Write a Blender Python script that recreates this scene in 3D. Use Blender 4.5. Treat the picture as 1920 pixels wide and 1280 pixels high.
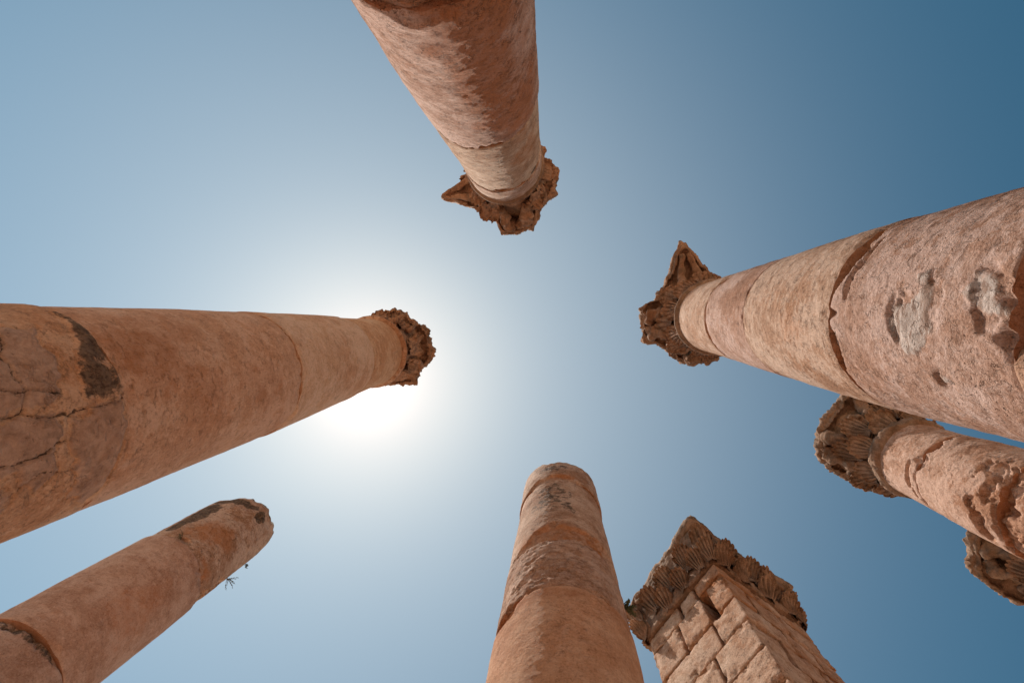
import bpy, math, random
import numpy as np
from mathutils import Matrix, Vector
PI = math.pi
for o in list(bpy.data.objects): bpy.data.objects.remove(o)
SC = bpy.context.scene

# ------------------------------------------------------------------ camera
# world: +X is image right, +Y is image down, +Z is up (the camera looks almost straight up)
CAMZ = 1.5
F_PX = 853.3
zc = np.array([82.0, -43.0, F_PX]); zc /= np.linalg.norm(zc)
v = np.cross(zc, [0, 0, 1]); K = np.array([[0, -v[2], v[1]], [v[2], 0, -v[0]], [-v[1], v[0], 0]])
RM = np.eye(3) + K + K @ K / (1 + zc[2])
cx, cy, cz = RM @ [1, 0, 0], RM @ [0, -1, 0], RM @ [0, 0, -1]
cam_d = bpy.data.cameras.new('camera'); cam = bpy.data.objects.new('camera', cam_d)
SC.collection.objects.link(cam)
cam.matrix_world = Matrix(((cx[0], cy[0], cz[0], 0), (cx[1], cy[1], cz[1], 0), (cx[2], cy[2], cz[2], CAMZ), (0, 0, 0, 1)))
cam_d.sensor_width = 36; cam_d.lens = 16; cam_d.clip_start = .05; cam_d.clip_end = 5000
SC.camera = cam

# ------------------------------------------------------------------ sun, sky, exposure
SUN = RM @ np.array([690 - 960, 710 - 640, F_PX]); SUN /= np.linalg.norm(SUN)
SUN_EL = math.asin(SUN[2]); SUN_ROT = math.atan2(SUN[0], SUN[1])
W = bpy.data.worlds.new('World'); SC.world = W; W.use_nodes = True
nt = W.node_tree; nt.nodes.clear()
N = nt.nodes.new; L = nt.links.new
sky = N('ShaderNodeTexSky'); sky.sky_type = 'NISHITA'; sky.sun_disc = False
sky.sun_elevation = SUN_EL; sky.sun_rotation = SUN_ROT
sky.altitude = 600; sky.air_density = 1.0; sky.dust_density = .3; sky.ozone_density = 1.0
tint = N('ShaderNodeMix'); tint.data_type = 'RGBA'; tint.blend_type = 'MULTIPLY'; tint.inputs[0].default_value = 1; tint.inputs[7].default_value = (.43, .915, .885, 1)
bg = N('ShaderNodeBackground'); bg.inputs['Strength'].default_value = .05
out = N('ShaderNodeOutputWorld')
L(sky.outputs[0], tint.inputs[6]); L(tint.outputs[2], bg.inputs['Color'])
# aureole: dust scattering round the sun, a function of the real direction in the sky
tc = N('ShaderNodeTexCoord'); nrm = N('ShaderNodeVectorMath'); nrm.operation = 'NORMALIZE'; L(tc.outputs['Generated'], nrm.inputs[0])
dot = N('ShaderNodeVectorMath'); dot.operation = 'DOT_PRODUCT'; dot.inputs[1].default_value = tuple(SUN); L(nrm.outputs[0], dot.inputs[0])
mx = N('ShaderNodeMath'); mx.operation = 'MAXIMUM'; mx.inputs[1].default_value = 0; L(dot.outputs['Value'], mx.inputs[0])
GLOW = ((1.0, .112, (.01, .5, 1)), (3.0, .322, (1, .85, .643)), (30.0, .31, (1, .70, .44)), (120.0, .14, (1, .35, .30)), (350.0, .18, (1, .98, .95)))
last = bg
for pw, st, colr in GLOW:
    p = N('ShaderNodeMath'); p.operation = 'POWER'; p.inputs[1].default_value = pw; L(mx.outputs[0], p.inputs[0])
    m = N('ShaderNodeMath'); m.operation = 'MULTIPLY'; m.inputs[1].default_value = st; L(p.outputs[0], m.inputs[0])
    b = N('ShaderNodeBackground'); b.inputs['Color'].default_value = (*colr, 1); L(m.outputs[0], b.inputs['Strength'])
    a = N('ShaderNodeAddShader'); L(last.outputs[0], a.inputs[0]); L(b.outputs[0], a.inputs[1]); last = a
L(last.outputs[0], out.inputs['Surface'])
sd = bpy.data.lights.new('sun', 'SUN'); sd.energy = 4.3; sd.angle = math.radians(.5); sd.color = (1, .92, .80)
so = bpy.data.objects.new('sun', sd); SC.collection.objects.link(so)
so.rotation_euler = Vector(tuple(SUN)).to_track_quat('Z', 'Y').to_euler(); so.location = (0, 0, 30)
SC.view_settings.view_transform = 'Standard'; SC.view_settings.look = 'None'
SC.view_settings.exposure = 0.5; SC.view_settings.gamma = 1
SC.cycles.max_bounces = 6; SC.cycles.diffuse_bounces = 4

# ------------------------------------------------------------------ noise (numpy)
def _h(ix, iy, iz, s):
    n = (ix.astype(np.int64) * 374761393 + iy.astype(np.int64) * 668265263 + iz.astype(np.int64) * 2147483647 + s * 974634777) & 0xffffffff
    n = ((n ^ (n >> 13)) * 1274126177) & 0xffffffff
    n = ((n ^ (n >> 16)) * 2246822519) & 0xffffffff
    return ((n ^ (n >> 15)) & 0xffff) / 32767.5 - 1.0
def vnoise(P, s=0):
    f = np.floor(P); t = P - f; t = t * t * t * (t * (t * 6 - 15) + 10); f = f.astype(np.int64)
    x, y, z = f[..., 0], f[..., 1], f[..., 2]; r = 0
    for dx in (0, 1):
        wx = t[..., 0] if dx else 1 - t[..., 0]
        for dy in (0, 1):
            wy = t[..., 1] if dy else 1 - t[..., 1]
            for dz in (0, 1):
                wz = t[..., 2] if dz else 1 - t[..., 2]
                r = r + wx * wy * wz * _h(x + dx, y + dy, z + dz, s)
    return r
def fbm(P, freq=1., oc=4, s=0, gain=.5):
    r = 0; a = 1; tot = 0
    for i in range(oc):
        r = r + a * vnoise(P * freq + 17.3 * i, s + i); tot += a; a *= gain; freq *= 2.03
    return r / tot
def ss(a, b, x):
    t = np.clip((x - a) / (b - a), 0, 1); return t * t * (3 - 2 * t)

# ------------------------------------------------------------------ mesh helpers
def link(o, parent=None):
    SC.collection.objects.link(o)
    if parent: o.parent = parent
    return o
def mesh_obj(name, V, F, mat, parent=None, attr=None, smooth=True, color=None):
    me = bpy.data.meshes.new(name)
    V = np.asarray(V, np.float32); F = np.asarray(F, np.int32)
    me.vertices.add(len(V)); me.vertices.foreach_set('co', V.ravel())
    me.loops.add(F.size); me.loops.foreach_set('vertex_index', F.ravel())
    me.polygons.add(len(F)); me.polygons.foreach_set('loop_start', np.arange(0, F.size, F.shape[1], dtype=np.int32))
    me.update(calc_edges=True)
    if smooth: me.polygons.foreach_set('use_smooth', np.ones(len(F), bool))
    if attr is not None:
        a = me.color_attributes.new('stain', 'FLOAT_COLOR', 'POINT'); a.data.foreach_set('color', np.asarray(attr, np.float32).ravel())
    me.materials.append(mat); me.validate(clean_customdata=False)
    o = bpy.data.objects.new(name, me); link(o, parent)
    if color: o.color = color
    return o
def grid_faces(nr, nc, wrap=False, base=0, flip=False):
    i = np.arange(nr - 1)[:, None]; j = np.arange(nc if wrap else nc - 1)[None, :]
    j2 = (j + 1) % nc
    a = i * nc + j; b = i * nc + j2; c = (i + 1) * nc + j2; d = (i + 1) * nc + j
    q = np.stack([a, b, c, d] if not flip else [a, d, c, b], -1).reshape(-1, 4) + base
    return q
class MB:
    def __init__(s): s.V = []; s.F = []; s.A = []; s.n = 0
    def add(s, V, F, A=None):
        s.V.append(V); s.F.append(F + s.n); s.n += len(V)
        s.A.append(A if A is not None else np.zeros((len(V), 4)))
    def build(s, name, mat, parent=None, smooth=True, color=None):
        return mesh_obj(name, np.concatenate(s.V), np.concatenate(s.F), mat, parent, np.concatenate(s.A), smooth, color)
def empty(name, loc, label, cat, group=None):
    o = bpy.data.objects.new(name, None); o.empty_display_size = .3; link(o); o.location = loc
    o['label'] = label; o['category'] = cat
    if group: o['group'] = group
    return o

# ------------------------------------------------------------------ materials
def stone_mat(name, c_pale, c_mid, c_warm, bump=1.0, rough=.93, pit=1.0, dark_amt=0.0, stretch=1.0, dash_amt=.55, skin_amt=.45):
    m = bpy.data.materials.new(name); m.use_nodes = True; t = m.node_tree; t.nodes.clear()
    N = t.nodes.new; L = t.links.new
    o = N('ShaderNodeOutputMaterial'); b = N('ShaderNodeBsdfPrincipled'); L(b.outputs[0], o.inputs[0])
    b.inputs['Roughness'].default_value = rough; b.inputs['Specular IOR Level'].default_value = .18
    geo = N('ShaderNodeNewGeometry'); at = N('ShaderNodeAttribute'); at.attribute_name = 'stain'
    oi = N('ShaderNodeObjectInfo')
    mp = N('ShaderNodeMapping'); mp.inputs['Scale'].default_value = (1, 1, stretch); L(geo.outputs['Position'], mp.inputs['Vector'])
    P = mp.outputs[0]
    mp2 = N('ShaderNodeMapping'); mp2.inputs['Scale'].default_value = (.5, .5, 2.2); L(geo.outputs['Position'], mp2.inputs['Vector'])
    def noise(sc, det=6, rg=.6, dist=0., vec=None):
        n = N('ShaderNodeTexNoise'); n.inputs['Scale'].default_value = sc; n.inputs['Detail'].default_value = det
        n.inputs['Roughness'].default_value = rg; n.inputs['Distortion'].default_value = dist; L(vec or P, n.inputs['Vector']); return n.outputs['Fac']
    def ramp(x, a, bb, lo=0., hi=1.):
        r = N('ShaderNodeMapRange'); r.interpolation_type = 'SMOOTHSTEP'; r.inputs[1].default_value = a; r.inputs[2].default_value = bb
        r.inputs[3].default_value = lo; r.inputs[4].default_value = hi; L(x, r.inputs[0]); return r.outputs[0]
    def mix(f, A, B, mode='MIX'):
        n = N('ShaderNodeMix'); n.data_type = 'RGBA'; n.blend_type = mode
        if isinstance(f, float): n.inputs[0].default_value = f
        else: L(f, n.inputs[0])
        for k, x in ((6, A), (7, B)):
            if isinstance(x, tuple): n.inputs[k].default_value = (*x, 1)
            else: L(x, n.inputs[k])
        return n.outputs[2]
    def math_(op, x, y=None):
        n = N('ShaderNodeMath'); n.operation = op
        for k, q in ((0, x), (1, y)):
            if q is None: continue
            if isinstance(q, (int, float)): n.inputs[k].default_value = q
            else: L(q, n.inputs[k])
        return n.outputs[0]
    big = noise(.9, 4, .55, .4); med = noise(3.2, 6, .65, .6); fine = noise(22, 6, .72); n9 = noise(9, 7, .78, .2)
    # colour
    col = mix(ramp(med, .38, .64), c_pale, c_mid)
    col = mix(ramp(big, .42, .66), col, c_warm)
    col = mix(ramp(fine, .3, .72, 0, .6), col, mix(.5, c_warm, c_mid), 'MIX')
    col = mix(ramp(n9, .56, .66, 0, .5), col, tuple(x * .62 for x in c_warm))
    col = mix(ramp(n9, .44, .34, 0, .5), col, tuple(min(1, x * 1.25) for x in c_pale))
    sepa = N('ShaderNodeSeparateColor'); L(at.outputs['Color'], sepa.inputs[0])
    mk_n = noise(6.5, 7, .75, .3)
    def masked(chan, th=.5, wd=.16, amp=1.3):
        s = math_('ADD', chan, math_('MULTIPLY', math_('SUBTRACT', mk_n, .5), amp))
        return math_('MULTIPLY', ramp(s, th - wd, th + wd), ramp(chan, 0., .08))
    rust = masked(sepa.outputs[0], .5, .45)
    lich = masked(sepa.outputs[1], .5, .12, 1.8)
    pale = masked(sepa.outputs[2], .5, .12)
    plas = masked(at.outputs['Alpha'], .52, .20, 1.8)
    # short dark scratches running round the shaft and a worn pale skin
    ms = N('ShaderNodeMapping'); ms.inputs['Scale'].default_value = (1, 1, 2.1); L(geo.outputs['Position'], ms.inputs['Vector'])
    dn_ = noise(10, 5, .74, .25, ms.outputs[0]); dash = math_('MULTIPLY', ramp(dn_, .575, .63), ramp(big, .36, .56, .25, 1))
    sk_n = math_('ADD', math_('MULTIPLY', noise(1.5, 6, .74, .3), .55), math_('MULTIPLY', noise(5.5, 8, .85, .2, ms.outputs[0]), .45))
    skin = math_('MULTIPLY', ramp(sk_n, .485, .535), skin_amt)
    col = mix(math_('MULTIPLY', ramp(sk_n, .475, .43), skin_amt * .8), col, tuple(x * .80 for x in c_warm))
    col = mix(skin, col, (min(1, c_pale[0] * 1.22), min(1, c_pale[1] * 1.30), min(1, c_pale[2] * 1.38)))
    grain = noise(46, 3, .75)
    col = mix(ramp(grain, .53, .68, 0, .50), col, tuple(x * .50 for x in c_warm))
    col = mix(ramp(grain, .47, .33, 0, .38), col, tuple(min(1, x * 1.22) for x in c_pale))
    col = mix(math_('MULTIPLY', dash, dash_amt), col, tuple(x * .42 for x in c_warm))
    col = mix(math_('MULTIPLY', rust, .8), col, (.40, .155, .058))
    pcol = mix(ramp(n9, .35, .62), (.60, .395, .30), (.40, .24, .17))
    col = mix(math_('MULTIPLY', pale, .85), col, pcol)
    col = mix(math_('MULTIPLY', plas, .9), col, mix(ramp(noise(9, 5, .68, 1.0, mp2.outputs[0]), .40, .60), (.62, .53, .45), (.30, .20, .145)))
    col = mix(math_('MULTIPLY', lich, .88), col, mix(ramp(fine, .4, .6), (.030, .024, .020), (.17, .115, .08)))
    col = mix(1.0, col, oi.outputs['Color'], 'MULTIPLY')
    # pits and hairline cracks
    wn = N('ShaderNodeTexNoise'); wn.inputs['Scale'].default_value = 9; wn.inputs['Detail'].default_value = 3; L(P, wn.inputs['Vector'])
    def warp(k):
        a = N('ShaderNodeVectorMath'); a.operation = 'SCALE'; a.inputs['Scale'].default_value = k; L(wn.outputs['Color'], a.inputs[0])
        b_ = N('ShaderNodeVectorMath'); b_.operation = 'ADD'; L(P, b_.inputs[0]); L(a.outputs[0], b_.inputs[1]); return b_.outputs[0]
    def edge(sc, k, w0, w1):
        ve = N('ShaderNodeTexVoronoi'); ve.feature = 'DISTANCE_TO_EDGE'; ve.inputs['Scale'].default_value = sc; L(warp(k), ve.inputs['Vector'])
        return ramp(ve.outputs['Distance'], w0, w1, 1, 0)
    vo = N('ShaderNodeTexVoronoi'); vo.inputs['Scale'].default_value = 26; L(warp(.14), vo.inputs['Vector'])
    pits = math_('MULTIPLY', ramp(vo.outputs['Distance'], .10, .26, 1, 0), ramp(mk_n, .50, .60, 0, 1))
    crk = math_('MULTIPLY', edge(2.6, .50, .004, .015), ramp(med, .50, .58, 0, 1))
    crz = math_('MULTIPLY', edge(9, .30, .010, .05), ramp(n9, .48, .60, 0, .5))
    hole = math_('MAXIMUM', math_('MULTIPLY', math_('MAXIMUM', pits, crz), pit), math_('MULTIPLY', crk, .9 * pit))
    col = mix(math_('MULTIPLY', hole, .65), col, (.11, .055, .03))
    if dark_amt:
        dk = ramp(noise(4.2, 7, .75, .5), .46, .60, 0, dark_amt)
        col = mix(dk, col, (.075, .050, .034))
    L(col, b.inputs['Base Color'])
    # relief
    h = math_('ADD', math_('MULTIPLY', med, .010), math_('MULTIPLY', fine, .014))
    h = math_('ADD', h, math_('MULTIPLY', n9, .016)); h = math_('ADD', h, math_('MULTIPLY', grain, .008))
    h = math_('SUBTRACT', h, math_('MULTIPLY', hole, .012)); h = math_('SUBTRACT', h, math_('MULTIPLY', dash, .012 * dash_amt))
    h = math_('ADD', h, math_('MULTIPLY', plas, math_('MULTIPLY', n9, .012)))
    bp = N('ShaderNodeBump'); bp.inputs['Strength'].default_value = min(1, bump); bp.inputs['Distance'].default_value = max(1., bump); L(h, bp.inputs['Height'])
    L(bp.outputs[0], b.inputs['Normal'])
    return m
M_SHAFT = stone_mat('pink_limestone', (.51, .35, .27), (.43, .26, .18), (.36, .18, .10), skin_amt=.62)
M_WARM = stone_mat('orange_limestone', (.68, .44, .30), (.65, .38, .23), (.58, .29, .155), bump=.9, pit=.5, dash_amt=.4, skin_amt=.38)
M_SMOOTH = stone_mat('smooth_limestone', (.48, .325, .25), (.41, .25, .18), (.34, .18, .115), bump=.8, pit=.4, dash_amt=.35, skin_amt=.42)
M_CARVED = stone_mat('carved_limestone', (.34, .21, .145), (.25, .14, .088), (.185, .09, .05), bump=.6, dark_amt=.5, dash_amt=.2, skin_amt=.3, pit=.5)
M_BLOCK = stone_mat('block_limestone', (.61, .43, .325), (.53, .325, .22), (.42, .21, .12), bump=1.2, dash_amt=.6, skin_amt=.38)
def simple_mat(name, c, rough=.8):
    m = bpy.data.materials.new(name); m.use_nodes = True; t = m.node_tree
    b = t.nodes['Principled BSDF']; b.inputs['Roughness'].default_value = rough
    n = t.nodes.new('ShaderNodeTexNoise'); n.inputs['Scale'].default_value = 30
    r = t.nodes.new('ShaderNodeValToRGB'); r.color_ramp.elements[0].color = (*[x * .6 for x in c], 1); r.color_ramp.elements[1].color = (*[x * 1.3 for x in c], 1)
    t.links.new(n.outputs['Fac'], r.inputs[0]); t.links.new(r.outputs[0], b.inputs['Base Color']); return m
M_TWIG = simple_mat('dry_stem', (.12, .085, .045)); M_LEAF = simple_mat('dry_leaf', (.085, .09, .035))

# ------------------------------------------------------------------ shafts
R0 = .78
GRID = math.radians(36.5)
def lpos(d, a): a = math.radians(a); return d * R0 * math.cos(a), d * R0 * math.sin(a)
def dphi(a, b): return (a - b + PI) % (2 * PI) - PI
def in_poly(u, v, poly):
    inside = np.zeros(u.shape, bool); dist = np.full(u.shape, 9.)
    n = len(poly)
    for i in range(n):
        x1, y1 = poly[i]; x2, y2 = poly[(i + 1) % n]
        c = ((y1 > v) != (y2 > v)) & (u < (x2 - x1) * (v - y1) / ((y2 - y1) or 1e-9) + x1); inside ^= c
        dx, dy = x2 - x1, y2 - y1; t = np.clip(((u - x1) * dx + (v - y1) * dy) / (dx * dx + dy * dy), 0, 1)
        dist = np.minimum(dist, np.hypot(u - x1 - t * dx, v - y1 - t * dy))
    return np.where(inside, -dist, dist)
CH = {'rust': 0, 'lichen': 1, 'pale': 2, 'plaster': 3}
def drum(par, loc, rf, z0, z1, seed, nphi=288, dz=.018, rough=1.0, chips=(), spalls=(), stains=(), polys=(), cracks=(), mat=None, color=(1, 1, 1, 1), edge=1.0, name='drum', topcut=None):
    """one drum: outer wall z0..z1 with relief, chipped rims, spalls; closed by its two beds"""
    nz = max(4, int((z1 - z0) / dz)); z = np.linspace(z0, z1, nz); ph = np.linspace(0, 2 * PI, nphi, endpoint=False)
    Z, PH = np.meshgrid(z, ph, indexing='ij')
    rr = rf(Z)
    cxn, cyn = np.cos(PH), np.sin(PH)
    Q = np.stack([loc[0] + rr * cxn, loc[1] + rr * cyn, Z], -1)
    d = .013 * fbm(Q, 1.1, 3, seed) + rough * (.0055 * fbm(Q, 4.5, 4, seed + 5) + .0035 * fbm(Q, 19, 3, seed + 9))
    A = np.zeros(Z.shape + (4,))
    # random rim wear
    ring = np.stack([3.1 * np.cos(ph) + seed, 3.1 * np.sin(ph), 0 * ph], -1)
    for edge_z, sg, k in ((z1, 1, 1), (z0, -1, 2)):
        w = np.clip(fbm(ring, 1.7, 4, seed + 20 * k) * 1.5 - .12, 0, 1)[None, :]
        dist = np.abs(edge_z - Z)
        hgt = (.02 + .14 * w) * (1 + .5 * fbm(Q, 7, 3, seed + 3))
        d -= edge * ((.008 + .055 * w) * ss(1, .15, dist / hgt))
    for (pc, pw, side, dep, hgt) in chips:
        pc = math.radians(pc); pw = math.radians(pw)
        ez = z1 if side == 't' else z0
        n = fbm(Q, 6, 4, seed + 31)
        prof = np.clip(1 - (dphi(PH, pc) / pw) ** 2, 0, 1)
        hh = hgt * prof * (1 + .9 * n) + 1e-4
        dist = np.abs(ez - Z)
        mk = ss(1.0, .72, dist / hh) * ss(0, .25, prof)
        d -= mk * dep * (.8 + .5 * n) * np.sqrt(prof); d += mk * .012 * fbm(Q, 16, 3, seed + 40)
    for (pc, zc_, w, h, dep) in spalls:
        n = fbm(Q, 6.5, 5, seed + 51)
        e = np.hypot(dphi(PH, math.radians(pc)) * R0 / w, (Z - zc_) / h) + .85 * n
        mk = ss(1.0, .84, e)
        d -= mk * dep * (.75 + .8 * fbm(Q, 9, 4, seed + 55))
    for (ch, pc, zc_, w, h, st) in stains:
        n = fbm(Q, 2.5, 4, seed + 61)
        e = np.hypot(dphi(PH, math.radians(pc)) * R0 / w, (Z - zc_) / h) + .95 * n
        A[..., CH[ch]] = np.maximum(A[..., CH[ch]], st * ss(1.35, .45, e))
    for (ch, st, dep, poly) in polys:
        U = dphi(PH, math.radians(poly[0][0])) * R0; pl = [(dphi(math.radians(a), math.radians(poly[0][0])) * R0, b) for a, b in poly]
        wz = fbm(Q, 8, 5, seed + 71, .62) * .055; wu = fbm(Q, 8, 5, seed + 73, .62) * .055
        s = in_poly(U + wu, Z + wz, pl)
        A[..., CH[ch]] = np.maximum(A[..., CH[ch]], st * ss(.03, -.05, s))
        d -= dep * ss(.016, .002, np.abs(s)) ; d += .006 * ss(.0, -.03, s) * (1 + 1.5 * fbm(Q, 12, 4, seed + 77))
        A[..., 1] = np.maximum(A[..., 1], .30 * ss(.012, .003, np.abs(s)) * (dep > 0))
    for (dep, wd, line) in cracks:
        U = dphi(PH, math.radians(line[0][0])) * R0; pl = [(dphi(math.radians(a), math.radians(line[0][0])) * R0, b) for a, b in line]
        wz = fbm(Q, 7, 5, seed + 171, .65) * .05; wu = fbm(Q, 7, 5, seed + 173, .65) * .05; dist = np.full(Z.shape, 9.)
        for (x1, y1), (x2, y2) in zip(pl[:-1], pl[1:]):
            dx, dy = x2 - x1, y2 - y1; t = np.clip(((U + wu - x1) * dx + (Z + wz - y1) * dy) / (dx * dx + dy * dy), 0, 1)
            dist = np.minimum(dist, np.hypot(U + wu - x1 - t * dx, Z + wz - y1 - t * dy))
        mk = ss(wd, wd * .3, dist); d -= dep * mk; A[..., 1] = np.maximum(A[..., 1], .6 * mk)
    rr = rr + d
    ZZ = Z.copy()
    if topcut is not None:       # broken top: squash rows under an uneven surface
        tc_ = topcut(PH)         # height of the broken top for every azimuth
        ZZ = z0 + (Z - z0) * (np.minimum(1, (tc_ - z0) / (z1 - z0)))
        k = ss(.12, .0, tc_ - ZZ); rr = rr - k * (.012 + .10 * np.clip(fbm(Q, 3, 4, seed + 81) + .3, 0, 1)) * 1.0
    V = np.stack([rr * cxn, rr * cyn, ZZ], -1).reshape(-1, 3)
    mb = MB(); mb.add(V, grid_faces(nz, nphi, True), A.reshape(-1, 4))
    # beds (rings in to the centre)
    for row, up in ((0, False), (nz - 1, True)):
        fr = np.array([1.0, .93, .85, .7, .4, .02])
        if row == 0 and name == 'drum':     # the lower bed reaches full radius so a chipped drum below shows it flat
            pass
        X = rr[row][None, :] * fr[:, None]
        zz = ZZ[row][None, :] + 0 * X
        PP = np.stack([loc[0] + X * np.cos(ph), loc[1] + X * np.sin(ph), zz], -1)
        zz = zz + (.012 if topcut is None else .07) * fbm(PP, 7 if topcut is None else 3.5, 4, seed + 90) * ss(1.0, .9, fr)[:, None] * (1 if up else .3)
        B = np.stack([X * np.cos(ph), X * np.sin(ph), zz], -1).reshape(-1, 3)
        At = np.zeros((len(B), 4)); At[:, 0] = .5
        mb.add(B, grid_faces(len(fr), nphi, True, flip=not up) if up else grid_faces(len(fr), nphi, True, flip=True), At)
    return mb.build(name, mat or M_SHAFT, par, color=color)

def rfun(rb, rt, ztop, z_start=6.0):
    return lambda Z: rb + (rt - rb) * np.clip((Z - z_start) / (ztop - z_start), 0, 1) ** 1.15
def lathe(par, name, prof, loc, seed, n=128, amp=.008, mat=None, color=(1, 1, 1, 1), stain=None):
    p = []
    for (r1, z1), (r2, z2) in zip(prof[:-1], prof[1:]):
        k = max(1, int(math.hypot(r2 - r1, z2 - z1) / .025))
        for i in range(k): p.append((r1 + (r2 - r1) * i / k, z1 + (z2 - z1) * i / k))
    p.append(prof[-1]); p = np.array(p)
    ph = np.linspace(0, 2 * PI, n, endpoint=False); X = p[:, 0][:, None] + 0 * ph
    Q = np.stack([loc[0] + X * np.cos(ph), loc[1] + X * np.sin(ph), p[:, 1][:, None] + 0 * ph], -1)
    X = X + amp * (fbm(Q, 5, 4, seed) + .6 * fbm(Q, 17, 3, seed + 4))
    V = np.stack([X * np.cos(ph), X * np.sin(ph), Q[..., 2]], -1).reshape(-1, 3)
    mb = MB(); A = np.zeros((len(V), 4)); 
    if stain: A[:, CH[stain]] = .6
    mb.add(V, grid_faces(len(p), n, True), A)
    return mb.build(name, mat or M_SHAFT, par, color=color)

# ------------------------------------------------------------------ capitals
def leaf_part(par, org, outv, Wd, hl, curl, R, seed, wear=.3, name='acanthus_leaf', color=(1, 1, 1, 1), wloc=(0, 0), ribs=5):
    """an acanthus leaf like an open fan: narrow foot on org, faces outv (2D unit), pleats radiate to a thick lip that leans out and hooks over"""
    rnd = random.Random(seed)
    ns, nu = 30, 61; ribs = ribs + rnd.choice((0, 1, 2)); roll = rnd.uniform(-.3, .3); Wd = Wd * rnd.uniform(.88, 1.12)
    t = np.linspace(0, 1, ns)[:, None] + np.zeros((1, nu)); a = np.linspace(-1, 1, nu)[None, :] + np.zeros((ns, 1))
    pl = 2 * np.abs(np.cos(a * ribs * PI / 2)) ** .6 - 1                      # sharp pleats
    lob = 1 + .05 * pl * t + .10 * (rnd.random() - .5)
    half = math.radians(64) * (.55 + .45 * ss(0, .5, t))
    foot = .42 * Wd * (1 - t)
    x = (foot * a + Wd * 1.12 * np.sin(a * half) * t ** .85) * lob
    z = hl * (t * (1 - .36 * (1 - np.cos(a * half)) * 1.6 * t)) * (.955 + .045 * pl * t) - hl * .10 * ss(.84, 1, t)
    rho = .03 + curl * (.25 * t + .95 * t ** 2.4) - (.10 * a * a) * (.25 + t) * curl / .2 - x * x / (2 * R)
    rho = rho + (.044 * (1 - .75 * wear)) * pl * ss(.06, .4, t) * (1 - .4 * ss(.9, 1, t)) + .02 * np.exp(-(a * 5) ** 2) * (1 - t)
    x, z = x * math.cos(roll) + z * math.sin(roll), z * math.cos(roll) - x * math.sin(roll) * .8
    tx, ty = -outv[1], outv[0]
    def place(rh, xx, zz):
        return np.stack([org[0] + outv[0] * rh + tx * xx, org[1] + outv[1] * rh + ty * xx, org[2] + zz], -1)
    Q = place(rho, x, z) + np.array([wloc[0], wloc[1], 0])
    dn = fbm(Q, 4, 3, seed) * (.01 + .09 * wear) + fbm(Q, 16, 3, seed + 3) * (.005 + .03 * wear)
    br = np.clip(fbm(Q, 3.2, 3, seed + 8) + .02, 0, 1) * wear * .5 * t            # broken-off bits
    P = place(rho + dn - br * .8, x * (1 - .3 * br), z - br * .25)
    th = .055 + .02 * t
    B = place(rho + dn - br * .8 - th, x * .93, z * .97 + .02 * ss(.7, 1, t))
    V = np.concatenate([P.reshape(-1, 3), B.reshape(-1, 3)]); n = ns * nu
    F = [grid_faces(ns, nu, flip=True), grid_faces(ns, nu, base=n)]
    def strip(ix): ix = np.array(ix); return np.stack([ix[:-1], ix[1:], ix[1:] + n, ix[:-1] + n], -1)
    F += [strip([i * nu for i in range(ns)]), strip([i * nu + nu - 1 for i in range(ns)][::-1]), strip([(ns - 1) * nu + j for j in range(nu)])]
    mb = MB(); mb.add(V, np.concatenate(F))
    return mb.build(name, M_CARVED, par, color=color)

def sweep(par, name, pts, rad, seed, mat, n=14, amp=.02, color=(1, 1, 1, 1), wloc=(0, 0), ridge=0.):
    """rough tapering limb of stone along points"""
    pts = np.array(pts, float); m = 26; t = np.linspace(0, len(pts) - 1, m)
    C = np.stack([np.interp(t, np.arange(len(pts)), pts[:, k]) for k in range(3)], -1)
    for _ in range(4): C[1:-1] = (C[:-2] + 2 * C[1:-1] + C[2:]) / 4
    rd = np.interp(t, np.arange(len(rad)), rad); T = np.gradient(C, axis=0); T /= np.linalg.norm(T, axis=1)[:, None]
    up = np.array([0, 0, 1.]); S = np.cross(T, up); S /= np.linalg.norm(S, axis=1)[:, None] + 1e-9; U = np.cross(S, T)
    a = np.linspace(0, 2 * PI, n, endpoint=False)
    rr = rd[:, None] * (1 + ridge * np.cos(3 * a)[None, :])
    V = C[:, None, :] + rr[..., None] * (np.cos(a)[None, :, None] * S[:, None, :] + np.sin(a)[None, :, None] * U[:, None, :])
    Q = V + np.array([wloc[0], wloc[1], 0]); V = V + ((fbm(Q, 7, 4, seed) * amp)[..., None] * (V - C[:, None, :]) / (rd[:, None, None] + 1e-6))
    V = V.reshape(-1, 3); V = np.concatenate([V, C[:1], C[-1:]])
    F = grid_faces(m, n, True); j = np.arange(n); e = m * n
    c0 = np.stack([j, (j + 1) % n, 0 * j + e, 0 * j + e], -1); 
    tri = np.concatenate([np.stack([(j + 1) % n, j, 0 * j + e, 0 * j + e], -1)[:, [0, 1, 2, 2]], np.stack([(m - 1) * n + j, (m - 1) * n + (j + 1) % n, 0 * j + e + 1, 0 * j + e + 1], -1)])
    me = bpy.data.meshes.new(name)
    faces = [tuple(f) for f in F] + [tuple(int(q) for q in f[:3]) for f in tri]
    me.from_pydata([tuple(p) for p in V], [], faces); me.update()
    for p in me.polygons: p.use_smooth = True
    a_ = me.color_attributes.new('stain', 'FLOAT_COLOR', 'POINT'); a_.data.foreach_set('color', np.zeros(len(me.vertices) * 4, np.float32))
    me.materials.append(mat); o = bpy.data.objects.new(name, me); link(o, par); o.color = color
    return o

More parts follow.
